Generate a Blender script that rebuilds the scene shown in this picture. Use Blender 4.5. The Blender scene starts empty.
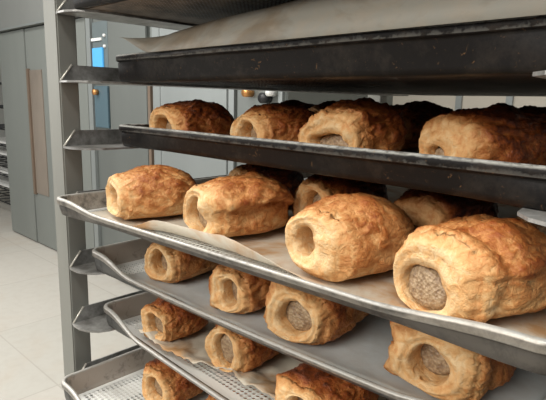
import bpy, bmesh, math, random
from mathutils import Vector, Matrix, noise
import numpy as np
random.seed(4)
SC = bpy.context.scene
COL = SC.collection
Z0 = 0.95                       # the rack's reference level above the floor

# ------------------------------------------------------------------ camera
def look(cx, cy, cz, yaw, pitch, roll, f):
    y, p, r = map(math.radians, (yaw, pitch, roll))
    F = Vector((math.cos(y)*math.cos(p), math.sin(y)*math.cos(p), math.sin(p)))
    R = Vector((math.sin(y), -math.cos(y), 0)); U = R.cross(F)
    R2 = R*math.cos(r) + U*math.sin(r); U2 = -R*math.sin(r) + U*math.cos(r)
    cam = bpy.data.cameras.new('camera'); o = bpy.data.objects.new('camera', cam); COL.objects.link(o)
    M = Matrix((R2, U2, -F)).transposed().to_4x4(); M.translation = Vector((cx, cy, cz))
    o.matrix_world = M
    cam.sensor_width = 36; cam.lens = f/546*36; cam.clip_start = .01
    cam.dof.use_dof = False
    SC.camera = o
look(.5212, -.2508, .0745+Z0, 133.4239, -10.7152, 1.2482, 522.57)

# ------------------------------------------------------------------ light
w = bpy.data.worlds.new('room_light'); SC.world = w; w.use_nodes = True
w.node_tree.nodes['Background'].inputs[0].default_value = (.88, .93, 1.0, 1)
w.node_tree.nodes['Background'].inputs[1].default_value = .30

def area(name, loc, target, sx, sy, power, col):
    l = bpy.data.lights.new(name, 'AREA'); l.shape = 'RECTANGLE'; l.size = sx; l.size_y = sy
    l.energy = power; l.color = col
    o = bpy.data.objects.new(name, l); COL.objects.link(o); o.location = loc
    o.rotation_euler = (Vector(target)-Vector(loc)).to_track_quat('-Z', 'Y').to_euler()
    return o
area('added_area_light', (.25, -2.5, 2.15), (.2, .1, .85), 1.7, 1.1, 66, (1, .955, .88))  # unseen key light added in front of the rack, no window here
area('added_area_light', (-3.6, -1.7, 1.6), (.1, .1, .85), 1.4, 1.1, 34, (1, .985, .96))  # unseen fill added on the left to brighten the lower trays
area('ceiling_lamp_light', (-1.9, -.3, 2.62), (-1.9, -.3, 0), 2.4, .5, 84, (1, .98, .95))
area('ceiling_lamp_light', (.9, -.9, 2.62), (.9, -.9, 0), 1.6, .5, 26, (1, .98, .94))
SC.view_settings.view_transform = 'Standard'; SC.view_settings.look = 'None'
SC.view_settings.gamma = 1; SC.view_settings.use_curve_mapping = False
SC.view_settings.exposure = 0.0

# ------------------------------------------------------------------ helpers
def srgb(r, g, b):
    f = lambda c: (c/255/12.92) if c/255 <= .04045 else ((c/255+.055)/1.055)**2.4
    return (f(r), f(g), f(b), 1)

class N:
    """small node helper"""
    def __init__(s, name):
        s.m = bpy.data.materials.new(name); s.m.use_nodes = True
        s.t = s.m.node_tree; s.b = s.t.nodes['Principled BSDF']; s.out = s.t.nodes['Material Output']
    def n(s, typ, **kw):
        x = s.t.nodes.new(typ)
        for k, v in kw.items():
            if k in ('operation', 'blend_type', 'data_type', 'attribute_name', 'feature', 'noise_dimensions', 'distance'): setattr(x, k, v)
        return x
    def l(s, a, b): s.t.links.new(a, b)
    def coord(s, scale=(1, 1, 1), kind='Object'):
        c = s.n('ShaderNodeTexCoord'); mp = s.n('ShaderNodeMapping'); s.l(c.outputs[kind], mp.inputs[0])
        mp.inputs['Scale'].default_value = scale; return mp.outputs[0]
    def noise(s, scale, detail=4, rough=.55, vec=None, dist=0):
        x = s.n('ShaderNodeTexNoise'); x.inputs['Scale'].default_value = scale; x.inputs['Detail'].default_value = detail
        x.inputs['Roughness'].default_value = rough; x.inputs['Distortion'].default_value = dist
        s.l(vec if vec is not None else s.coord(), x.inputs['Vector']); return x.outputs['Fac']
    def ramp(s, fac, stops):
        x = s.n('ShaderNodeValToRGB'); e = x.color_ramp.elements
        while len(e) < len(stops): e.new(.5)
        for i, (p, c) in enumerate(stops):
            e[i].position = p; e[i].color = c if len(c) == 4 else (*c, 1)
        s.l(fac, x.inputs[0]); return x.outputs[0]
    def mix(s, fac, a, b, typ='MIX'):
        x = s.n('ShaderNodeMix', data_type='RGBA', blend_type=typ)
        for i, v in ((0, fac), (6, a), (7, b)):
            if hasattr(v, 'is_linked') or hasattr(v, 'links'): s.l(v, x.inputs[i])
            else: x.inputs[i].default_value = v
        return x.outputs[2]
    def math(s, op, a, b=0.0, c=0.0):
        x = s.n('ShaderNodeMath', operation=op)
        for i, v in enumerate((a, b, c)):
            if hasattr(v, 'links'): s.l(v, x.inputs[i])
            else: x.inputs[i].default_value = v
        return x.outputs[0]
    def bump(s, h, strength=.3, dist=.002):
        x = s.n('ShaderNodeBump'); x.inputs['Strength'].default_value = strength; x.inputs['Distance'].default_value = dist
        s.l(h, x.inputs['Height']); s.l(x.outputs[0], s.b.inputs['Normal'])
    def set(s, **kw):
        mp = dict(color='Base Color', rough='Roughness', metal='Metallic', spec='Specular IOR Level', sss='Subsurface Weight', alpha='Alpha')
        for k, v in kw.items():
            i = s.b.inputs[mp[k]]
            if hasattr(v, 'links'): s.l(v, i)
            else: i.default_value = v
        return s

G4 = lambda v: (v, v, v, 1)

def mat_plain(name, col, rough=.6, metal=0.0, var=.08, scale=6, stretch=(1, 1, 1), bump=0):
    q = N(name); v = q.noise(scale, 4, .6, q.coord(stretch))
    c = tuple(col[:3])
    lo = (*[x*(1-var) for x in c], 1); hi = (*[min(1, x*(1+var)) for x in c], 1)
    q.set(color=q.ramp(v, [(.3, lo), (.7, hi)]), rough=rough, metal=metal)
    if bump: q.bump(v, bump, .001)
    return q.m

# pastry crust --------------------------------------------------------------
def mat_crust():
    q = N('pastry_crust')
    a = q.n('ShaderNodeAttribute', attribute_name='bake_shade'); bake_shade = a.outputs['Fac']
    oi = q.n('ShaderNodeObjectInfo')
    mp = q.n('ShaderNodeMapping'); tc = q.n('ShaderNodeTexCoord'); q.l(tc.outputs['Object'], mp.inputs[0])
    mul = q.n('ShaderNodeVectorMath'); mul.operation = 'MULTIPLY_ADD'
    comb = q.n('ShaderNodeCombineXYZ')
    for i in range(3): q.l(oi.outputs['Random'], comb.inputs[i])
    q.l(comb.outputs[0], mul.inputs[0]); mul.inputs[1].default_value = (3, 5, 7); q.l(mp.outputs[0], mul.inputs[2])
    v = mul.outputs[0]
    n1 = q.noise(55, 5, .6, v, .6); n2 = q.noise(170, 5, .65, v, .8); n3 = q.noise(420, 3, .6, v)
    f = q.math('ADD', q.math('MULTIPLY', bake_shade, .72), q.math('MULTIPLY', q.math('SUBTRACT', n1, .5), .42))
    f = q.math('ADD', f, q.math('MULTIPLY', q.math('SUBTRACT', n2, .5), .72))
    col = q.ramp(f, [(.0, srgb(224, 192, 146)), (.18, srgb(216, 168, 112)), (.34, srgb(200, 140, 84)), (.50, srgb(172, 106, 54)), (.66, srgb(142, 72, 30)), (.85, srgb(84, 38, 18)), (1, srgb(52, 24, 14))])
    q.set(color=col, rough=q.math('SUBTRACT', .60, q.math('MULTIPLY', bake_shade, .2)), spec=.35, sss=.0)
    h = q.math('ADD', q.math('MULTIPLY', n2, 1.0), q.math('MULTIPLY', n3, .35))
    q.bump(h, .75, .0026)
    return q.m
def mat_filling():
    q = N('sausage_meat'); v = q.coord()
    n = q.noise(260, 4, .6, v); vo = q.n('ShaderNodeTexVoronoi'); vo.inputs['Scale'].default_value = 420; q.l(v, vo.inputs[0])
    q.set(color=q.ramp(n, [(.3, srgb(118, 94, 72)), (.5, srgb(152, 128, 100)), (.72, srgb(186, 164, 134))]), rough=.45, spec=.5)
    q.bump(q.math('ADD', n, vo.outputs[0]), .6, .0015); return q.m

# trays ----------------------------------------------------------------------
def mat_tray(name, base, grime, dark, rough=.38, metal=.85, inner=(.3, .28, .25, 1), beadcol=(.6, .6, .58, 1)):
    q = N(name); v = q.coord()
    n1 = q.noise(28, 6, .7, v, .5); n2 = q.noise(140, 5, .7, v); n3 = q.noise(9, 3, .6, v)
    n = q.math('ADD', q.math('MULTIPLY', n1, .55), q.math('ADD', q.math('MULTIPLY', n2, .3), q.math('MULTIPLY', n3, .25)))
    f = q.ramp(n, [(max(0, grime-.07), G4(1)), (grime+.07, G4(0))])      # 1 = grime, laid heavier to stand for dark reflections
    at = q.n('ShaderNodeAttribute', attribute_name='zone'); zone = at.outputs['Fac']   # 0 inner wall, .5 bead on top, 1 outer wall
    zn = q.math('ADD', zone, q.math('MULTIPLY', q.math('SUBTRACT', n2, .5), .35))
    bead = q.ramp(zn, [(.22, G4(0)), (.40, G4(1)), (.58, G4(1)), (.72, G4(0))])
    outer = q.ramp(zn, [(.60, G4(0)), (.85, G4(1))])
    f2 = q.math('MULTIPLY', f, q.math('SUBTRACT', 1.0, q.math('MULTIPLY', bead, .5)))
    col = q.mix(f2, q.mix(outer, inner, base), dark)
    scuff = q.ramp(n2, [(.38, G4(.25)), (.58, G4(.85))])
    col = q.mix(q.math('MULTIPLY', bead, scuff), col, beadcol)
    rust = q.ramp(q.noise(210, 6, .75, v, 1), [(.62, G4(0)), (.70, G4(.6))])
    col = q.mix(q.math('MULTIPLY', rust, f), col, srgb(150, 112, 74))
    q.set(color=col, metal=q.math('SUBTRACT', metal, q.math('MULTIPLY', f2, metal*.75)), rough=q.math('ADD', rough, q.math('MULTIPLY', f, .18)))
    q.bump(q.math('ADD', n2, n1), .25, .0008)
    return q.m
def mat_perforated(name, base, dark, grime, rough=.45, metal=.6, hole=.39, pitch=.0050):
    q = N(name); v = q.coord(); sep = q.n('ShaderNodeSeparateXYZ'); q.l(v, sep.inputs[0])
    d = []
    for i in (0, 1):
        u = q.math('DIVIDE', sep.outputs[i], pitch); fr = q.math('SUBTRACT', q.math('FRACT', u), .5)
        d.append(q.math('MULTIPLY', fr, fr))
    r = q.math('SQRT', q.math('ADD', d[0], d[1]))
    a = q.math('GREATER_THAN', r, hole)
    # plain margin near the walls
    edge = q.math('ADD', q.math('LESS_THAN', sep.outputs[0], .012), q.math('GREATER_THAN', sep.outputs[0], .455))
    edge = q.math('ADD', edge, q.math('LESS_THAN', sep.outputs[1], .020))
    a = q.math('MINIMUM', q.math('ADD', a, edge), 1.0)
    n = q.noise(35, 5, .65, v)
    col = q.ramp(n, [(max(0, grime-.1), dark), (grime+.1, base)])
    q.set(color=col, rough=rough, metal=metal, alpha=a)
    return q.m

def mat_paper(name, base, stain, amt, rough=.55):
    q = N(name); v = q.coord(); n = q.noise(14, 5, .6, v, .6); n2 = q.noise(60, 4, .6, v)
    col = q.mix(q.ramp(n, [(amt, G4(0)), (amt+.14, G4(.9))]), base, stain)
    col = q.mix(q.ramp(n2, [(.4, G4(0)), (.75, G4(.22))]), col, srgb(150, 125, 95))
    q.set(color=col, rough=rough, spec=.4); q.bump(n2, .25, .0015); return q.m

M = {}
M['crust'] = mat_crust(); M['meat'] = mat_filling()
M['steel_tray'] = mat_tray('bare_tray_metal', srgb(74, 74, 72), .46, srgb(40, 37, 34), metal=.3, inner=srgb(168, 160, 150), beadcol=srgb(178, 178, 174))  # outer wall colour darkened in place of dim reflections
M['worn_tray'] = mat_tray('worn_tray_metal', srgb(84, 79, 73), .52, srgb(40, 36, 32), metal=.3, inner=srgb(170, 162, 150), beadcol=srgb(178, 178, 174))  # dark outer wall paints the dark room mirrored in the lip
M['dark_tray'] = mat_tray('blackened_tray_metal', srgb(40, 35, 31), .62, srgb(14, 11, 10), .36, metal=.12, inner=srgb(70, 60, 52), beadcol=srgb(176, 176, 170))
M['dark_tray'].node_tree.nodes['Principled BSDF'].inputs['Specular IOR Level'].default_value = .22
M['perf'] = mat_perforated('perforated_tray_sheet', srgb(238, 238, 234), srgb(212, 208, 200), .3, .5, .25)
M['perf_dark'] = mat_perforated('blackened_perforated_sheet', srgb(82, 68, 58), srgb(40, 31, 27), .5, .5, .4)
M['perf_brown'] = mat_perforated('browned_perforated_sheet', srgb(140, 122, 104), srgb(84, 68, 56), .5, .5, .3, .26)
M['paper'] = mat_paper('greasy_baking_paper', srgb(196, 188, 172), srgb(176, 132, 84), .47)
M['paper_clean'] = mat_paper('pale_baking_paper', srgb(196, 200, 200), srgb(176, 140, 100), .66, .38)
M['paper_tan'] = mat_paper('tan_baking_paper', srgb(122, 119, 110), srgb(102, 92, 78), .50)
M['post'] = mat_plain('dull_steel_post', srgb(128, 128, 122), .55, .25, .10, 14, (1, 1, .15))
M['post_side'] = M['post']
def mat_rail():
    q = N('scuffed_rail_steel'); v = q.coord(); n = q.noise(45, 5, .7, v)
    q.set(color=q.ramp(n, [(.35, srgb(112, 110, 106)), (.6, srgb(164, 163, 160)), (.8, srgb(205, 205, 202))]), metal=.45, rough=.36)
    q.bump(n, .3, .001); return q.m
M['rail'] = mat_rail()
M['lip'] = mat_plain('bare_bright_edge', srgb(200, 196, 186), .35, .5, .2, 60)

# ------------------------------------------------------------------ objects
def link_mesh(name, verts, faces, mat, parent=None, smooth=True):
    me = bpy.data.meshes.new(name); me.from_pydata([tuple(v) for v in verts], [], faces); me.validate()
    me.materials.append(mat)
    if smooth: me.polygons.foreach_set('use_smooth', [True]*len(me.polygons))
    me.update()
    o = bpy.data.objects.new(name, me); COL.objects.link(o)
    if parent: o.parent = parent
    return o
def bm_obj(name, bm, mat, parent=None, smooth=False, bevel=0):
    if bevel:
        bmesh.ops.bevel(bm, geom=bm.edges[:], offset=bevel, segments=2, affect='EDGES', clamp_overlap=True)
    bmesh.ops.recalc_face_normals(bm, faces=bm.faces[:])
    me = bpy.data.meshes.new(name); bm.to_mesh(me); bm.free(); me.materials.append(mat)
    if smooth: me.polygons.foreach_set('use_smooth', [True]*len(me.polygons))
    o = bpy.data.objects.new(name, me); COL.objects.link(o)
    if parent: o.parent = parent
    return o
def add_box(bm, x0, x1, y0, y1, z0, z1):
    r = bmesh.ops.create_cube(bm, size=1)
    for v in r['verts']:
        v.co = Vector((x0+(v.co.x+.5)*(x1-x0), y0+(v.co.y+.5)*(y1-y0), z0+(v.co.z+.5)*(z1-z0)))
    return r['verts']
def box(name, mat, x0, x1, y0, y1, z0, z1, parent=None, bevel=0):
    bm = bmesh.new(); add_box(bm, x0, x1, y0, y1, z0, z1); return bm_obj(name, bm, mat, parent, bevel=bevel)
def add_cyl(bm, a, b, r, seg=16):
    a = Vector(a); b = Vector(b); d = b-a
    q = bmesh.ops.create_cone(bm, cap_ends=True, segments=seg, radius1=r, radius2=r, depth=d.length)
    R = d.to_track_quat('Z', 'Y').to_matrix().to_4x4(); R.translation = (a+b)/2
    bmesh.ops.transform(bm, matrix=R, verts=q['verts'])
def prop(o, label, cat, group=None):
    o['label'] = label; o['category'] = cat
    if group: o['group'] = group
    return o
def empty(name, loc, label, cat, group=None, rz=0):
    o = bpy.data.objects.new(name, None); COL.objects.link(o); o.location = loc; o.rotation_euler = (0, 0, rz); o.empty_display_size = .05
    return prop(o, label, cat, group)
def struct(o): o['kind'] = 'structure'; return o
def ss(x, a=0., b=1.):
    t = max(0., min(1., (x-a)/(b-a))); return t*t*(3-2*t)

# ------------------------------------------------------------------ the room
def mat_floor():
    q = N('grey_floor_tiles'); v = q.coord(); mp = q.n('ShaderNodeMapping'); q.l(v, mp.inputs[0])
    mp.inputs['Rotation'].default_value = (0, 0, 0); mp.inputs['Location'].default_value = (.02, .12, 0)
    br = q.n('ShaderNodeTexBrick'); q.l(mp.outputs[0], br.inputs['Vector']); br.offset = 0
    br.inputs['Scale'].default_value = 1; br.inputs['Brick Width'].default_value = .6; br.inputs['Row Height'].default_value = .6
    br.inputs['Mortar Size'].default_value = .004; br.inputs['Mortar Smooth'].default_value = .6
    br.inputs['Color1'].default_value = srgb(186, 182, 174); br.inputs['Color2'].default_value = srgb(181, 178, 170); br.inputs['Mortar'].default_value = srgb(170, 165, 157)
    n = q.noise(3.2, 6, .65, v, .4); n2 = q.noise(22, 4, .6, v)
    col = q.mix(q.ramp(n, [(.5, G4(0)), (.75, G4(.4))]), br.outputs[0], srgb(176, 160, 142))
    col = q.mix(q.ramp(n2, [(.45, G4(0)), (.8, G4(.2))]), col, srgb(150, 140, 128))
    q.set(color=col, rough=.5, spec=.3); return q.m
M['floor'] = mat_floor()
struct(box('floor', M['floor'], -6.5, 3.0, -3.6, 3.0, -.08, 0))
M['wall'] = mat_plain('warm_grey_wall_paint', srgb(176, 170, 158), .7, 0, .05, 2)
M['wall_side'] = mat_plain('pale_grey_wall_paint', srgb(190, 192, 188), .7, 0, .05, 2)
struct(box('wall_back', M['wall'], -6.5, 3.0, 3.0, 3.1, -.08, 2.8))
struct(box('wall_left', M['wall_side'], -6.6, -6.5, -3.6, 3.0, -.08, 2.8))
struct(box('ceiling', mat_plain('white_ceiling', srgb(215, 215, 210), .8, 0, .04, 2), -6.5, 3.0, -3.6, 3.0, 2.72, 2.8))
# lamp housings carrying the ceiling lights
for cx, cy, sx in ((-1.9, -.3, 2.4), (.9, -.9, 1.6)):
    t = empty('ceiling_lamp', (cx, cy, 2.72), 'long white fluorescent ceiling lamp over the rack aisle' if cx < 0 else 'shorter white fluorescent ceiling lamp above the rack', 'lamp', 'ceiling lamps')
    box('lamp_housing', mat_plain('lamp_white', srgb(230, 230, 226), .5), -sx/2-.03, sx/2+.03, -.28, .28, -.06, 0, t)

YM = 1.2
M['oven'] = mat_plain('brushed_grey_steel', srgb(130, 134, 130), .5, .35, .05, 5, (1, 1, .1))
M['oven_dark'] = mat_plain('grey_steel_hood', srgb(134, 136, 133), .5, .35, .06, 3)  # hood's own plain grey steel tone
M['panel'] = mat_plain('blue_grey_steel', srgb(112, 116, 113), .45, .4, .05, 4, (1, 1, .1))
M['panel_light'] = mat_plain('light_steel', srgb(138, 143, 142), .45, .4, .05, 4, (1, 1, .1))
M['teal'] = mat_plain('teal_blue_paint', srgb(72, 94, 104), .5, 0, .06, 4)
M['teal_grey'] = mat_plain('grey_teal_paint', srgb(92, 102, 104), .5, 0, .06, 4)
M['brown'] = mat_plain('copper_brown_trim', srgb(112, 96, 82), .5, .2, .1, 8)
M['black'] = mat_plain('black_plastic', srgb(32, 32, 34), .45, 0, .1, 8)
M['white'] = mat_plain('white_enamel', srgb(225, 225, 222), .5, 0, .03, 8)
M['brass'] = mat_plain('brass', srgb(196, 140, 84), .35, .7, .05, 8)
M['glass_brown'] = mat_plain('smoked_oven_glass', srgb(128, 118, 108), .3, .1, .18, 5, (1, 1, .4))
M['red'] = mat_plain('red_plastic', srgb(190, 60, 40), .5)
def emis(name, col, st):
    q = N(name); q.b.inputs['Base Color'].default_value = col; q.b.inputs['Emission Color'].default_value = col; q.b.inputs['Emission Strength'].default_value = st; return q.m
M['screen'] = emis('lit_blue_screen', srgb(72, 150, 200), .45)

# big oven on the left
ov = empty('oven', (-3.0, YM+.45, 0), 'tall grey steel oven with a narrow smoked window, standing left behind the rack post', 'oven')
ov_parts = lambda n, m, x0, x1, y0, y1, z0, z1, b=0, par=None: box(n, m, x0+3.0, x1+3.0, y0-YM-.45, y1-YM-.45, z0, z1, par or ov, b)
ov_parts('oven_body', M['oven'], -3.60, -2.30, YM+.03, YM+.9, 0, 1.46, .004)
ov_parts('side_panel', M['oven'], -3.595, -3.142, YM, YM+.029, .01, 1.455, .003)
ov_parts('door', M['oven'], -3.136, -2.31, YM+.004, YM+.029, .01, 1.455, .003)
gl = ov_parts('window_frame', M['brown'], -3.118, -3.085, YM-.012, YM+.004, .36, 1.20, .002)
ov_parts('window_glass', M['glass_brown'], -3.084, -2.90, YM-.002, YM+.004, .37, 1.19)
hd = empty('extractor_hood', (-3.0, YM+.4, 1.462), 'darker grey steel extractor hood on top of the tall oven', 'hood')
bm = bmesh.new(); add_box(bm, -.62, .70, -.42, .45, 0, .9)
bm_obj('hood_body', bm, M['oven_dark'], hd, bevel=.004)
box('lower_lip', M['panel_light'], -.62, .70, -.43, -.421, .0, .012, hd)

# proofing cabinet with screen
cb = empty('control_cabinet', (-1.99, YM+.4, 0), 'blue-grey steel cabinet with a lit blue screen and teal lower door', 'cabinet')
def cpart(n, m, x0, x1, y0, y1, z0, z1, b=0, par=None): return box(n, m, x0+1.99, x1+1.99, y0-YM-.4, y1-YM-.4, z0, z1, par or cb, b)
cpart('cabinet_body', M['panel'], -2.29, -1.705, YM+.015, YM+.8, 0, 2.3, .004)
cpart('edge_post', M['panel_light'], -2.29, -2.245, YM-.004, YM+.014, .0, 2.29)
cpart('upper_door', M['panel'], -2.065, -1.71, YM, YM+.014, .02, 2.28, .003)
cpart('control_panel', M['teal_grey'], -2.235, -2.07, YM+.004, YM+.014, 1.10, 1.42, .002)
cpart('screen', M['screen'], -2.225, -2.115, YM-.006, YM+.004, 1.165, 1.285, .002)
cpart('label_plate', M['white'], -2.235, -2.13, YM-.004, YM+.004, 1.322, 1.336)
cpart('lower_door', M['teal'], -2.235, -2.09, YM+.002, YM+.014, .86, 1.085, .002)
bm = bmesh.new(); add_cyl(bm, (-2.195+1.99, -.4+.002, 1.052), (-2.195+1.99, -.425, 1.052), .015); bm_obj('door_knob', bm, M['brass'], cb, True)
for z in (1.345, 1.29):
    bm = bmesh.new(); add_cyl(bm, (-2.10+1.99, -.39, z), (-2.10+1.99, -.405, z), .008); bm_obj('button', bm, M['white'], cb, True)

# tall fridge behind the rack
fr = empty('upright_fridge', (-1.35, YM+.4, 0), 'tall light steel cabinet with a copper-brown edge trim behind the upper trays', 'fridge')
def fpart(n, m, x0, x1, y0, y1, z0, z1, b=0): return box(n, m, x0+1.35, x1+1.35, y0-YM-.4, y1-YM-.4, z0, z1, fr, b)
fpart('cabinet_body', M['panel'], -1.70, -1.08, YM+.015, YM+.8, 0, 2.2, .004)
fpart('edge_trim', M['brown'], -1.70, -1.678, YM-.003, YM+.014, 0, 1.16)
fpart('door', M['panel_light'], -1.60, -1.125, YM, YM+.014, .02, 2.18, .003)
fpart('hinge_strip', M['panel_light'], -1.665, -1.607, YM+.004, YM+.014, .02, 2.18)
fpart('hinge_strip', M['panel_light'], -1.118, -1.085, YM+.002, YM+.014, .02, 2.18)
# gas cooker column with knobs
ck = empty('knob_cabinet', (-.95, YM+.4, 0), 'grey steel appliance with orange, black and white knobs, behind the rack', 'appliance')
def kpart(n, m, x0, x1, y0, y1, z0, z1, b=0): return box(n, m, x0+.95, x1+.95, y0-YM-.4, y1-YM-.4, z0, z1, ck, b)
kpart('cabinet_body', M['panel'], -1.075, -.80, YM+.01, YM+.8, 0, 2.0, .004)
kpart('edge_strip', M['panel_light'], -.835, -.815, YM-.002, YM+.009, 0, 1.99)
for x, z, r, m, nm in ((-.99, 1.055, .017, 'brass', 'orange_knob'), (-.895, 1.035, .02, 'black', 'black_knob'), (-.862, 1.056, .014, 'white', 'white_knob')):
    bm = bmesh.new(); add_cyl(bm, (x+.95, -.391, z), (x+.95, -.43, z), r, 20); bm_obj(nm, bm, M[m], ck, True)
# pale shelving unit against the back wall on the right
sh = empty('wall_cabinet', (-.1, 2.2, 0), 'beige tall cabinet with pale upright strips behind the right end of the rack', 'cabinet')
box('cabinet_body', M['wall'], -.75, 1.3, -.25, .4, 0, 2.0, sh, .004)
for x in (-.375, -.165, .0, 1.0):
    box('upright_strip', M['panel_light'], x-.012, x+.014, -.262, -.251, 0, 1.99, sh)
box('red_handle', M['red'], .015, .075, -.285, -.2515, 1.066, 1.082, sh, .003)
# black wire rack far left
wr = empty('wire_shelving', (-4.35, YM+.55, 0), 'black wire shelving with pale trays at the far left edge beyond the oven', 'shelving')
M['wire'] = mat_plain('black_wire', srgb(34, 36, 38), .4, .3)
bm = bmesh.new()
for x in (-.5, .5):
    for y in (-.35, .35): add_cyl(bm, (x, y, .05), (x, y, 2.0), .012, 10); bm_obj('frame_post', bm, M['wire'], wr, True); bm = bmesh.new()
bm.free()
for k, z in enumerate((.10, .22, .34, .42, .50, .60, .74, .92, 1.12, 1.5, 1.8)):
    bm = bmesh.new()
    for y in np.linspace(-.35, .35, 6): add_cyl(bm, (-.5, y, z), (.5, y, z), .006, 6)
    for x in np.linspace(-.5, .5, 8): add_cyl(bm, (x, -.35, z+.008), (x, .35, z+.008), .005, 6)
    bm_obj('wire_shelf', bm, M['wire'], wr, True)
    if k in (1, 2, 4, 5): box('shelf_board', M['white'], -.48, .48, -.33, .33, z+.014, z+.03, wr)

# ------------------------------------------------------------------ the rack
AX, PW, PD = .0276, .0302, .0215
WT = .46; DT = .64; RX = .512      # RX: inner face of the right posts
LEV = {1: .1573, 2: .0889, 3: .0204, 4: -.0470, 5: -.1145, 6: -.1815, 7: -.2525, 8: -.3200}   # rail flange undersides
rk = empty('bakery_rack', (0, 0, 0), 'grey steel bakery tray rack with angled side rails, its left post in front', 'rack')
YR = .62
for nm, x0, x1 in (('post', -AX-PW, -AX), ('post', RX, RX+PW)):
    for y0 in (0., YR):
        box('post', M['post'], x0, x1, y0, y0+PD, .12, Z0+.62, rk, .0015)
for z in (.12, Z0+.60):
    bm = bmesh.new()
    for y0 in (0., YR): add_box(bm, -AX, RX, y0+.002, y0+PD-.002, z, z+.025)
    for x0 in (-AX-PW, RX): add_box(bm, x0+.003, x0+PW-.003, PD, YR, z, z+.025)
    # the front crossbar stays below and above the trays
    bm_obj('crossbar_frame', bm, M['post'], rk)
for x0 in (-AX-PW/2, RX+PW/2):
    for y0 in (PD/2, YR+PD/2):
        bm = bmesh.new(); add_cyl(bm, (x0-.012, y0, .05), (x0+.012, y0, .05), .05, 24)
        add_box(bm, x0-.016, x0+.016, y0-.012, y0+.012, .05, .12)
        bm_obj('caster', bm, M['black'], rk)

def make_rail(side, z):
    """angle rail: vertical web with a slanted nose, flange turned inwards at the bottom with a rounded front corner"""
    X0 = -AX if side < 0 else RX; s = 1 if side < 0 else -1; wf = 1 if side < 0 else 1.75
    th = .0016; hw = .0185; fw = .046; y1 = YR+PD
    bm = bmesh.new()
    # web
    prof = [(0., 0.), (.001, .003), (.014, hw), (y1, hw), (y1, 0.)]
    a = [bm.verts.new((X0+s*.0002, y, z+h)) for y, h in prof]; b = [bm.verts.new((X0+s*(th+.0002), y, z+h)) for y, h in prof]
    bm.faces.new(a); bm.faces.new(b[::-1])
    for i in range(len(prof)): j = (i+1) % len(prof); bm.faces.new((a[i], b[i], b[j], a[j]))
    # small folded lip on the slanted nose
    # flange outline
    out = [(0., 0.), (.008, -.0015), (.02, -.001), (.031, .003), (.040, .011), (.045, .022), (fw, .036), (fw, y1), (0., y1)]
    a = [bm.verts.new((X0+s*(.0002+x*wf), y, z)) for x, y in out]; b = [bm.verts.new((X0+s*(.0002+x*wf), y, z+.002)) for x, y in out]
    bm.faces.new(a); bm.faces.new(b[::-1])
    for i in range(len(out)): j = (i+1) % len(out); bm.faces.new((a[i], b[i], b[j], a[j]))
    o = bm_obj('tray_rail', bm, M['rail'], rk)
    bm = bmesh.new(); add_cyl(bm, (X0+s*.0012, .0008, z+.002), (X0+s*.0012, .0138, z+hw), .0012, 8)
    lp = bm_obj('nose_lip', bm, M['lip'], o, True)
    return o
for i, z in LEV.items():
    for sd in (-1, 1): make_rail(sd, z+Z0)

# ------------------------------------------------------------------ trays
TX0, TX1 = -.007, .472
def perimeter(inset, r, n_side=40, n_arc=7):
    """points and outward normals, with the side each belongs to"""
    P = []; x0, x1, y0, y1 = TX0+inset, TX1-inset, inset, DT-inset
    def side(ax, ay, bx, by, nx, ny, nm, k):
        for i in range(k): t = i/k; P.append((ax+(bx-ax)*t, ay+(by-ay)*t, nx, ny, nm))
    def arc(cx, cy, a0, nm):
        for i in range(n_arc):
            a = math.radians(a0+90*i/n_arc); P.append((cx+r*math.cos(a), cy+r*math.sin(a), math.cos(a), math.sin(a), nm))
    side(x0+r, y0, x1-r, y0, 0, -1, 'f', n_side); arc(x1-r, y0+r, -90, 'c')
    side(x1, y0+r, x1, y1-r, 1, 0, 's', 24); arc(x1-r, y1-r, 0, 'c')
    side(x1-r, y1, x0+r, y1, 0, 1, 'b', 16); arc(x0+r, y1-r, 90, 'c')
    side(x0, y1-r, x0, y0+r, -1, 0, 's', 24); arc(x0+r, y0+r, 180, 'c')
    return P
HW = .0234
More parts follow.
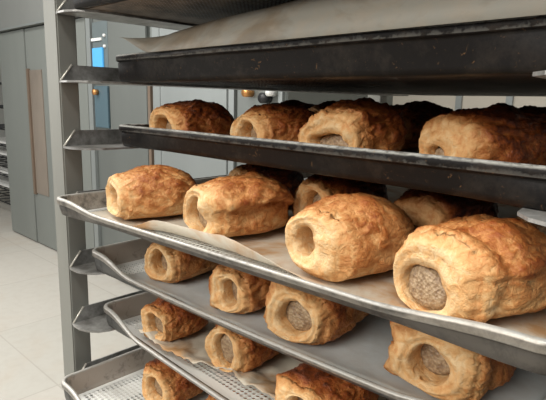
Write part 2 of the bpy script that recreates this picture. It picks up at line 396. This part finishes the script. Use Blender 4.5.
def make_tray(level, y, q, label, mat, pmat, dm=.0056, flare=.005, bow=0., seed=0, hw=HW):
    t = empty('baking_tray', (0, y, LEV[level]+.0021+Z0), label, 'tray', 'baking trays on the rack', q)
    prof = [(-.001, .0014), (.0020, .0022), (.0042, .005), (.0078, hw-.003), (.0085, hw-.0006), (.0100, hw), (.0122, hw-.0008), (.0128, hw-.0026),
            (.0126, hw-.0062), (.0112, hw-.0072), (.0096, hw-.0074), (.0082, hw-.0092), (.0062, .005), (.0040, .0010), (.0010, 0.)]
    zone = [0, 0, 0, .05, .34, .5, .56, .76, .68, .95, 1, 1, 1, 1, 1]; ZV = []  # dip after the bead paints a second thin highlight line
    ins = .0128; P = perimeter(ins, .0025); V = []; F = []; n = len(P); m = len(prof)
    for (px, py, nx, ny, nm) in P:
        k = 0.
        if ny < -.5 or nm == 'f':
            e = min(px-TX0, TX1-px); k = ss(e, .022, .10) if nm == 'f' else 0
        tt = px/WT; bw = bow*4*tt*(1-tt) if py < .05 else 0
        jig = noise.noise(Vector((px*14, py*14, seed*3.1)))*.0007
        ZV += zone
        for pi, (o, z) in enumerate(prof):
            if pi >= 11 and nm in 'fc' and py < .1: o += (.0128-o)*(.55*(1-k))
            zz = z/hw
            z2 = z*(1-k*dm/hw) if z > .002 else z
            oo = o + k*flare*zz + jig*zz
            V.append((px+nx*oo, py+ny*oo-bw, z2+jig*zz*.6))
    for i in range(n):
        j = (i+1) % n
        for a in range(m):
            b = (a+1) % m
            F.append((i*m+a, i*m+b, j*m+b, j*m+a))
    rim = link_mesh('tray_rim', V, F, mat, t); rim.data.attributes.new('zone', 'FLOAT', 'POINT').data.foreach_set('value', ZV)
    bm = bmesh.new(); add_box(bm, TX0+ins, TX1-ins, ins, DT-ins, .0002, .0015)
    if bow > 0:
        # outline follows the bowed front
        bm.free(); bm = bmesh.new(); up = []; lo = []
        xs = [TX0+ins+(TX1-TX0-2*ins)*i/30 for i in range(31)]
        pts = [(x, ins+.0005-bow*4*(x/WT)*(1-x/WT)) for x in xs]+[(TX1-ins+.002, DT-ins+.002), (TX0+ins-.002, DT-ins+.002)]
        up = [bm.verts.new((x, yy, .0015)) for x, yy in pts]; lo = [bm.verts.new((x, yy, .0002)) for x, yy in pts]
        bm.faces.new(up); bm.faces.new(lo[::-1])
        for i in range(len(pts)): j = (i+1) % len(pts); bm.faces.new((up[i], lo[i], lo[j], up[j]))
    bm_obj('perforated_base', bm, pmat, t)
    return t
TR = {
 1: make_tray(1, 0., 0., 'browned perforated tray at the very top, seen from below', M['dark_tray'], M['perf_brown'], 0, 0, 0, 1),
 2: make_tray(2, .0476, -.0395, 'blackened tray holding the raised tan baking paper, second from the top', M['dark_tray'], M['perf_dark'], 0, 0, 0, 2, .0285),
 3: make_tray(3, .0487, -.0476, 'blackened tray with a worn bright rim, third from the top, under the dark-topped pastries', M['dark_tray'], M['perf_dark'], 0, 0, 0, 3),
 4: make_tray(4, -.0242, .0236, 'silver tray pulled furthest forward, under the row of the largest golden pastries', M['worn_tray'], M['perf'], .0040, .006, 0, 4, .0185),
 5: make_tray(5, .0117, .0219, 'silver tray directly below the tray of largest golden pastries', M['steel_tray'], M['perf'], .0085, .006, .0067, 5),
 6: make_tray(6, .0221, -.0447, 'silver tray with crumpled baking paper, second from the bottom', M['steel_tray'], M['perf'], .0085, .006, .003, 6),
 8: make_tray(8, -.01, 0., 'unseen perforated tray added under the lowest pastries to darken the holes above', M['steel_tray'], M['perf_dark'], .0085, .006, 0, 8),  # out of view, added so the holes of the lowest tray look dark
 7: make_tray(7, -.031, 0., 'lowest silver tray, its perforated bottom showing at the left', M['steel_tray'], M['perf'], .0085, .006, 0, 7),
}
YT = {1: (0, 0), 2: (.0476, -.0395), 3: (.0487, -.0476), 4: (-.0242, .0236), 5: (.0117, .0219), 6: (.0221, -.0447), 7: (-.031, 0)}
FZ = {i: LEV[i]+.0021+.0016+Z0 for i in range(1, 8)}
def tray_to_world(level, x, y):
    y0, q = YT[level]; return (x*math.cos(q)-y*math.sin(q), y0+x*math.sin(q)+y*math.cos(q))

# ------------------------------------------------------------------ paper
def sheet(name, level, fn, mat, label, nx=90, ny=70):
    """fn(u, v) -> x, y, z in the tray's frame (z above the tray bottom)"""
    y0, q = YT[level]
    V = [fn(i/nx, j/ny) for j in range(ny+1) for i in range(nx+1)]
    F = [(j*(nx+1)+i, j*(nx+1)+i+1, (j+1)*(nx+1)+i+1, (j+1)*(nx+1)+i) for j in range(ny) for i in range(nx)]
    o = link_mesh(name, V, F, mat)
    o.location = (0, y0, FZ[level]); o.rotation_euler = (0, 0, q)
    md = o.modifiers.new('thickness', 'SOLIDIFY'); md.thickness = .0003; md.offset = 1
    prop(o, label, 'baking paper', 'baking paper sheets in the trays')
    return o
def nz(x, y, s, k=0.): return noise.noise(Vector((x*s, y*s, k)))

def f4(u, v):
    x = .022+u*.432; yf = .013 + .010*ss(x, .10, .16)*(1-ss(x, .20, .29)) + .003*nz(x, 0, 30, 2)
    y = yf+v*(.60-yf); e = max(0., 1-(y-yf)/.013)
    lift = .013*e*e*ss(x, .10, .15)*(1-ss(x, .22, .30)) + .009*e*math.exp(-((x-.28)/.05)**2) + .004*e*ss(x, .36, .42)
    z = .0006+lift+.0006*max(0, nz(x, y, 22, 1))+ .002*e*abs(nz(x, y, 40, 5))
    return (x, y, z)
sheet('baking_paper', 4, f4, M['paper'], 'grease-stained paper with a curled front edge under the largest golden pastries')
def f5(u, v):
    x = .05+u*.39; yf = .012-.0067*4*(x/WT)*(1-x/WT)+.002*nz(x, 0, 25, 3)
    y = yf+v*(.60-yf); e = max(0., 1-(y-yf)/.02)
    return (x, y, .0006+.003*e*e+.0012*max(0, nz(x, y, 18, 7)))
sheet('baking_paper', 5, f5, M['paper_clean'], 'smooth pale baking paper on the tray below the largest pastries')
def f6(u, v):
    x = .065+u*.375; yf = .010+.020*ss(x, .13, .20)+.004*nz(x, 0, 35, 4)
    y = yf+v*(.60-yf); e = max(0., 1-(y-yf)/.05)
    cr = abs(nz(x, y, 34, 8))+.6*abs(nz(x, y, 70, 9))
    return (x, y, .0006+.011*e*cr+.005*e*e+.0016*cr)
sheet('baking_paper', 6, f6, M['paper'], 'crumpled creased baking paper on the tray second from the bottom', 140, 110)
def f7(u, v):
    yf = .012; y = yf+v*(.60-yf)
    x0 = .037+.50*max(0, .145-y); x = x0+u**1.5*(.432-x0); e = max(0., 1-(x-x0)/.009)
    return (x-.004*e*e, y, .0008+.009*e**1.5+.001*max(0, nz(x, y, 25, 3)))
sheet('baking_paper', 7, f7, M['paper_clean'], 'pale baking paper with a turned-up left edge on the lowest tray')
def f3(u, v):
    x = .02+u*.42; y = .014+v*.59
    return (x, y, .0006+.001*max(0, nz(x, y, 20, 11)))
sheet('baking_paper', 3, f3, M['paper'], 'flat baking paper under the dark-topped pastries on the third tray')
# the raised sheet on the second tray drapes from the front bead up and back, and down again onto the tray
def f2(u, v):
    x = .044+u*.397; yv = -.0042+v*.57
    zf = HW+.0016+.015*(1-ss(x, .044, .078))
    top = float(np.interp(x, [.03, .045, .085, .16, .245, .46], [.036, .040, .0465, .052, .0575, .0605]))
    k = math.sin(min(1, (yv+.0042)/.030)*math.pi/2); z = zf+(top-zf)*k
    back = 1-ss(yv, .40, .565)
    z = z*back+.001*(1-back)
    yv += -.012*(1-ss(x, .044, .078))*(1-v)**3
    z += (.0016*nz(x, yv, 16, 6))*ss(yv, .0, .04)
    return (x, yv, min(z, .0625))
def f1(u, v): return (.02+u*.42, .014+v*.59, .0006)
sheet('baking_paper', 1, f1, M['paper_clean'], 'flat baking paper lying in the topmost tray', 8, 8)
sheet('baking_paper', 2, f2, M['paper_tan'], 'tan baking paper arched up above the second tray from the top')

# ------------------------------------------------------------------ pastries
def PR(u):
    # barrel: a little narrower at the mouth, widest past the middle, rounded off at the back
    a = .83+.19*math.sin(min(1, u/.48)*math.pi/2)
    b = 1. if u < .48 else max(0., 1-((u-.48)/.525)**2.7)**.62
    return a*b
def pastry_geo(seed, L=.09, W=.078, H=.06, hole=(0., .0, .013, .016), depth=.02, seam=None, taper=.0, wav=1.0, fold=0., nu=40, nv=152, pale=0., brown=.0, skew=0., lobes=(), collar=0.):
    """a rolled puff-pastry parcel lying along +Y, open at the y=0 end. hole=(x offset, z offset, rx, rz)"""
    rnd = random.Random(seed); sx = seed*7.31
    hx, hz, hrx, hrz = hole; zc = .47*H
    stations = []   # (kind, y, k)
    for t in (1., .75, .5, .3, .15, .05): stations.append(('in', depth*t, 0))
    for k in (.0, .05, .11, .18, .26, .34, .43, .52, .61, .70, .78, .86, .93): stations.append(('face', 0, k))
    prof = [(u, PR(u)) for u in [.03+.87*i/38 for i in range(39)]+[.925, .945, .962, .977, .989, .998]]
    for u, r in prof: stations.append(('body', u*L, r))
    V = []; B = []
    for (kind, y, k) in stations:
        for j in range(nv):
            a = 2*math.pi*j/nv; c, s = math.cos(a), math.sin(a)
            # hole outline
            hw = 1+.16*noise.noise(Vector((c*1.3, s*1.3, sx)))
            Hx, Hz = hx+hrx*hw*c, zc+hz+hrz*hw*s
            # outer outline, superellipse, flattened underneath
            e = .88
            ox = W/2*math.copysign(abs(c)**e, c); oz = (H-zc if s > 0 else zc)*math.copysign(abs(s)**(e if s > 0 else .62), s)
            # spiral layer step of the rolled dough
            st = 1.
            if seam is not None:
                a0, hgt = seam; ph = (a-a0-.25*noise.noise(Vector((y*30, sx, 0)))) % (2*math.pi)
                st = 1+hgt*(1-ss(ph, 0, 1.7))*ss(ph, 0, .09)
            if kind == 'in':
                q = 1-.12*(y/depth)
                X = hx+(Hx-hx)*q; Z = (zc+hz)+(Hz-zc-hz)*q; Y = y
                d = .0007*noise.noise(Vector((c*3, s*3, y*200+sx))); X += c*d; Z += s*d
                bake_shade = .10+.15*(y/depth)
            elif kind == 'face':
                OX, OZ = ox*.82*st, zc+oz*(.82 if s > 0 else .95)*st
                kk = k
                X = Hx+(OX-Hx)*kk; Z = Hz+(OZ-Hz)*kk
                # rounded lip
                Y = -.0050*math.sin(min(1, (kk+.02)*1.05)*math.pi)**.6 + .0035*max(0, kk-.7)/.3
                lay = math.sin(kk*15+2.5*noise.noise(Vector((c*1.1, s*1.1, sx+4)))+a*1.0)
                Y += .0010*lay*math.sin(kk*math.pi)*wav
                Y += .0026*noise.noise(Vector((c*1.6, s*1.6, sx+9)))*wav
                bake_shade = .08+.30*ss(kk, .45, 1)+.10*max(0, lay)
            else:
                sk = skew*(y/L)
                tp = 1-taper*(y/L)
                X = ox*k*tp*st+sk; Z = zc*(.45+.55*min(1, k))+(oz*k*st if s > 0 else oz*(.45+.55*min(1, k)))
                Y = y
                top = ss(s, -.45, .55)
                u = y/L
                endp = ss(u, .0, .16)
                bake_shade = .24+.34*top*endp+.08*ss(u, .5, 1)
            # lumps and flaky wrinkles
            if kind == 'body' or (kind == 'face' and k > .2):
                wgt = 1 if kind == 'body' else ss(k, .2, 1.)
                p = Vector((X*1.0, Y*1.0, Z*1.0))
                l1 = noise.noise(p*38+Vector((sx, 0, 0)))
                l2 = noise.noise(Vector((X*95, Y*60, Z*95))+Vector((0, sx, 0)))
                l3 = 1-abs(noise.noise(Vector((X*150+2*l1, Y*95+3*l1, Z*150))+Vector((0, 0, sx))))*2
                l5 = 1-abs(noise.noise(Vector((X*290+3*l2, Y*170+4*l1, Z*290))+Vector((sx, 5, 0))))*2
                l4 = noise.noise(p*330+Vector((sx, 3, 0)))
                up = 1. if s > -.2 else ss(s, -1., -.2)
                d = wgt*up*(.0038*l1+.0024*l2+.0019*l3+.0010*l5+.0006*l4)*wav-.0016*wgt
                if kind == 'body' and s > -.6: d += collar*(math.exp(-((Y-.007)/.006)**2)-.7*math.exp(-((Y-.019)/.004)**2))
                if kind == 'face': d += collar*.8*wgt
                X += c*d*1.0; Z += s*d
                if kind == 'body': bake_shade += .16*l1+.18*l3+.16*l5+.18*l2-.08
            if kind != 'in':
                for (la, amp, lw) in lobes:
                    dd = (a-la+math.pi) % (2*math.pi)-math.pi
                    g = amp*math.exp(-(dd/lw)**2)*math.exp(-(max(0, Y)/.016)**2)*(1 if kind == 'body' else ss(k, .35, 1))
                    X += c*g; Z += s*g; bake_shade += 6*g
            if fold and kind != 'in':
                # a flap of dough pulled over the mouth from the right
                g = math.exp(-((a-.55)/.55)**2)*math.exp(-(Y/.02)**2)
                X += .0*g; Y -= fold*g*(1 if kind == 'face' else .6)
            Z = max(Z, .0004*(1+noise.noise(Vector((X*90, Y*90, sx)))))
            V.append((X, Y, Z)); B.append(max(0, min(1.4, bake_shade-pale+brown*(1 if kind == 'body' else .35 if kind == 'face' else .2))))  # brown carries real browning, and painted shade on the back rolls
    F = []; n = len(stations)
    for i in range(n-1):
        for j in range(nv):
            k = (j+1) % nv; F.append((i*nv+j, (i+1)*nv+j, (i+1)*nv+k, i*nv+k))
    V.append((skew, L*1.0, zc*.6)); B.append(.7); last = len(V)-1
    for j in range(nv): F.append(((n-1)*nv+j, last, (n-1)*nv+(j+1) % nv))
    V.append((hx, depth+.001, zc+hz)); B.append(.2); c0 = len(V)-1
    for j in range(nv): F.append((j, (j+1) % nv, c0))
    return V, F, B, (hx, zc+hz, hrx, hrz)

def pastry(level, x, y, heading, label, seed, group, s=1.0, fill=.006, **kw):
    V, F, B, (hx, hzc, hrx, hrz) = pastry_geo(seed, **kw)
    t = empty('sausage_roll', (x, y, FZ[level]+.0009), label, 'pastry', group, math.radians(heading-90))
    t.scale = (s, s, s)
    o = link_mesh('pastry_crust', V, F, M['crust'], t)
    at = o.data.attributes.new('bake_shade', 'FLOAT', 'POINT'); at.data.foreach_set('value', B)
    dep = kw.get('depth', .02)
    if fill is not None:
        # lumpy meat plug sitting in the mouth
        bm = bmesh.new(); bmesh.ops.create_icosphere(bm, subdivisions=4, radius=1)
        ly = max(.006, (dep-fill)/1.9)
        sgx = lambda q: math.copysign(abs(q)**.45, q)
        for v in bm.verts:
            c = v.co.copy(); n1 = noise.noise(c*2.2+Vector((seed, 0, 0))); n2 = noise.noise(c*6+Vector((seed, 0, 0)))
            r = 1+.10*n1+.05*n2
            sgn = lambda q: math.copysign(abs(q)**.75, q)
            q = .72 if abs(c.y) < .999 else 1
            rr = max(1e-4, math.hypot(c.x, c.z)); g = rr**.6/rr
            v.co = Vector((hx+hrx*.97*c.x*g*r, fill+ly*.95*(1+sgx(c.y)*(1+.06*n1+.04*n2)), hzc+hrz*.97*c.z*g*r-.0004))
        bm_obj('meat_filling', bm, M['meat'], t, True)
    return t

G_BIG = 'large golden sausage rolls on the forward tray'
G3 = 'dark-topped sausage rolls on the third tray'
G5 = 'sausage rolls just below the forward tray'
G6 = 'sausage rolls on the crumpled paper'
G7 = 'sausage rolls on the lowest tray'
# ---- fourth tray, front row
FR = G_BIG
pastry(4, 0.0701, 0.0069, 75.0, 'leftmost large golden roll on the forward tray, a smooth barrel with its mouth turned left', 1, G_BIG, 0.926, .007,
       L=.092, W=.078, H=.054, hole=(-.002, -.004, .018, .0135), depth=.022, seam=(2.6, .05), brown=-.03, wav=.75)
pastry(4, 0.1821, 0.0233, 82.8, 'second large golden roll from the left, a thick flap folded across beside its mouth', 2, G_BIG, 0.897, .007,
       L=.093, W=.080, H=.057, hole=(-.010, -.006, .0165, .0165), depth=.024, seam=(.22, .30), wav=.95, fold=.009, lobes=((.45, .005, .5), (2.3, .003, .5)))
pastry(4, 0.3139, 0.0104, 83.6, 'third large golden roll from the left, plump and hollow-mouthed', 3, G_BIG, 0.894, .017,
       L=.094, W=.078, H=.060, hole=(-.011, .000, .0105, .0112), depth=.024, seam=(2.4, .04), brown=-.04, wav=.75)
pastry(4, 0.3969, 0.0124, 72.0, 'large golden roll at the right end, grey-brown meat filling its arched mouth', 4, G_BIG, 0.893, -.001,
       L=.094, W=.082, H=.058, hole=(-.008, -.011, .0185, .0150), depth=.02, seam=(.30, .07), wav=.85, brown=-.02, collar=.0030)
# ---- fourth tray, second row
G42 = 'second row rolls on the forward tray'  # extra brown in this row paints the shade under the tray above
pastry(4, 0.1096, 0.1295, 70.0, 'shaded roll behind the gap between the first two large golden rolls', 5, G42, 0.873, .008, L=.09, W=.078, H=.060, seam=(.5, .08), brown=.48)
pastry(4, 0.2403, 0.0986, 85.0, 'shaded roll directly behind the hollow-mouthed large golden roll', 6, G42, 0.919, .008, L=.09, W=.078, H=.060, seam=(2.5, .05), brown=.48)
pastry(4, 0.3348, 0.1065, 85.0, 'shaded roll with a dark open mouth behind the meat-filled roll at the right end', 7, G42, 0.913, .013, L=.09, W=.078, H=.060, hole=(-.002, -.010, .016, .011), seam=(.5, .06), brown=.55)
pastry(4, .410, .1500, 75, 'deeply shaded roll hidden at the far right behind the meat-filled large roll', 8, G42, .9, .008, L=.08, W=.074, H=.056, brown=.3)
# ---- third tray
kw3 = dict(L=.09, W=.074, H=.048)  # browner crust, deepened further to paint shade from the tray above
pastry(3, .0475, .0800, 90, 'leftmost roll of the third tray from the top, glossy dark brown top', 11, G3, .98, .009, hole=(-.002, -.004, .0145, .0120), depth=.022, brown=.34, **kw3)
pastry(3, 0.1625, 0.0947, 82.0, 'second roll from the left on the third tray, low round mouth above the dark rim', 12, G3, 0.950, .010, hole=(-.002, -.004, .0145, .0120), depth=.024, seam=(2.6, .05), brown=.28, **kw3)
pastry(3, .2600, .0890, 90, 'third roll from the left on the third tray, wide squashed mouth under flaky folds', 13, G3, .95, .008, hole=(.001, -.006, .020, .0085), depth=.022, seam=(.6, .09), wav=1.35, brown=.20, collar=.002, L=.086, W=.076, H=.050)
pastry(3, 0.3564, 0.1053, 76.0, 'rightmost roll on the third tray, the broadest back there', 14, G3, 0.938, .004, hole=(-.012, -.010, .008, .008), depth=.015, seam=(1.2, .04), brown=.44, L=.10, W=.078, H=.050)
G32 = 'second row rolls on the third tray'  # crust colour blackened to paint the deep shade at the back
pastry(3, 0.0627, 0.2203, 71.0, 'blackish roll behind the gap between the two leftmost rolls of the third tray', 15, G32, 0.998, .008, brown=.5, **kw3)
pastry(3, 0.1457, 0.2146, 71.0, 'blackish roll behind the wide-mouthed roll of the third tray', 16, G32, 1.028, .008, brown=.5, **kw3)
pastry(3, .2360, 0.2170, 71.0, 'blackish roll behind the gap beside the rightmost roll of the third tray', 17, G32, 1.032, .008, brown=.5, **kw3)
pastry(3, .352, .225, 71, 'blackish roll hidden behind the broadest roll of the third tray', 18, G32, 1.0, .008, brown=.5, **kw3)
# ---- fifth tray
kw5 = dict(L=.084, W=.062, H=.050)
pastry(5, 0.0935, 0.0392, 98.0, 'leftmost roll just below the forward tray, mouth torn open at the bottom', 21, G5, 0.945, .010, hole=(-.001, -.001, .0125, .0140), depth=.022, seam=(3.4, .10), pale=.0, brown=.16, lobes=((4.0, .004, .4),), **kw5)
pastry(5, 0.1974, 0.0375, 95.0, 'second roll from the left just below the forward tray, a curled dough foot', 22, G5, 0.918, .010, hole=(.003, -.001, .0105, .0140), depth=.022, seam=(3.7, .10), pale=.02, brown=.16, lobes=((3.85, .007, .35), (2.5, .003, .5)), **kw5)
pastry(5, 0.2762, 0.0345, 97.9, 'third roll from the left just below the forward tray, pinkish meat inside', 23, G5, 1.003, .005, hole=(.001, -.003, .0150, .0135), depth=.02, seam=(3.6, .12), pale=.0, brown=.16, lobes=((3.4, .005, .3), (2.3, .004, .3)), L=.09, W=.066, H=.054)
pastry(5, 0.3882, 0.0423, 92.9, 'rightmost roll just below the forward tray, dough curling out left of its round mouth', 24, G5, 0.980, .012, hole=(-.005, -.002, .0135, .0130), depth=.022, seam=(2.9, .12), pale=.0, brown=.18, wav=1.1, lobes=((2.6, .009, .25), (3.5, .007, .22)), collar=.0022, L=.09, W=.066, H=.052)
G52 = 'second row rolls just below the forward tray'
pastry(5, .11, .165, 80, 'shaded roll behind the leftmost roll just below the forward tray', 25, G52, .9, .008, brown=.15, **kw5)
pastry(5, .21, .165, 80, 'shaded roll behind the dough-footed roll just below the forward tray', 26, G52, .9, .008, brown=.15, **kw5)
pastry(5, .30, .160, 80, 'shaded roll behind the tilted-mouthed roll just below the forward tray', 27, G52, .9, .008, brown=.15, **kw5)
# ---- sixth tray
kw6 = dict(L=.086, W=.064, H=.054)
pastry(6, 0.0852, 0.0375, 98.1, 'leftmost roll on the crumpled paper, browned crust and wide round mouth', 31, G6, 0.813, .007, hole=(.001, .000, .0150, .0155), depth=.022, seam=(2.4, .10), brown=.26, lobes=((3.9, .005, .35), (2.2, .004, .4)), **kw6)
pastry(6, 0.1803, 0.0489, 97.9, 'middle roll on the crumpled paper, tall oval mouth full of pale meat', 32, G6, 0.918, .003, hole=(.001, .000, .0125, .0175), depth=.02, seam=(2.8, .04), brown=.22, **kw6)
pastry(6, 0.3022, 0.0179, 94.9, 'third roll on the crumpled paper, pointed dough corner, cut off by the bottom edge', 33, G6, 0.952, .007, hole=(.000, .000, .0150, .0165), depth=.022, seam=(2.3, .08), brown=.20, lobes=((2.3, .009, .3),), **kw6)
pastry(6, .3850, .0350, 90, 'roll at the far right of the crumpled paper, hardly entering the bottom edge', 34, G6, .90, .007, hole=(.000, .000, .0130, .0150), depth=.022, **kw6)
# ---- seventh tray
kw7 = dict(L=.086, W=.064, H=.055)
pastry(7, 0.0905, 0.0325, 98.0, 'leftmost roll on the lowest tray, mouth facing the perforated corner', 41, G7, 0.855, .008, hole=(-.001, .000, .0140, .0165), depth=.022, seam=(2.2, .08), brown=.22, lobes=((2.3, .006, .35),), **kw7)
pastry(7, .1800, .0350, 90, 'second roll on the lowest tray, only its top showing at the bottom edge', 42, G7, .90, .008, hole=(-.001, .000, .0120, .0150), depth=.022, brown=.06, **kw7)
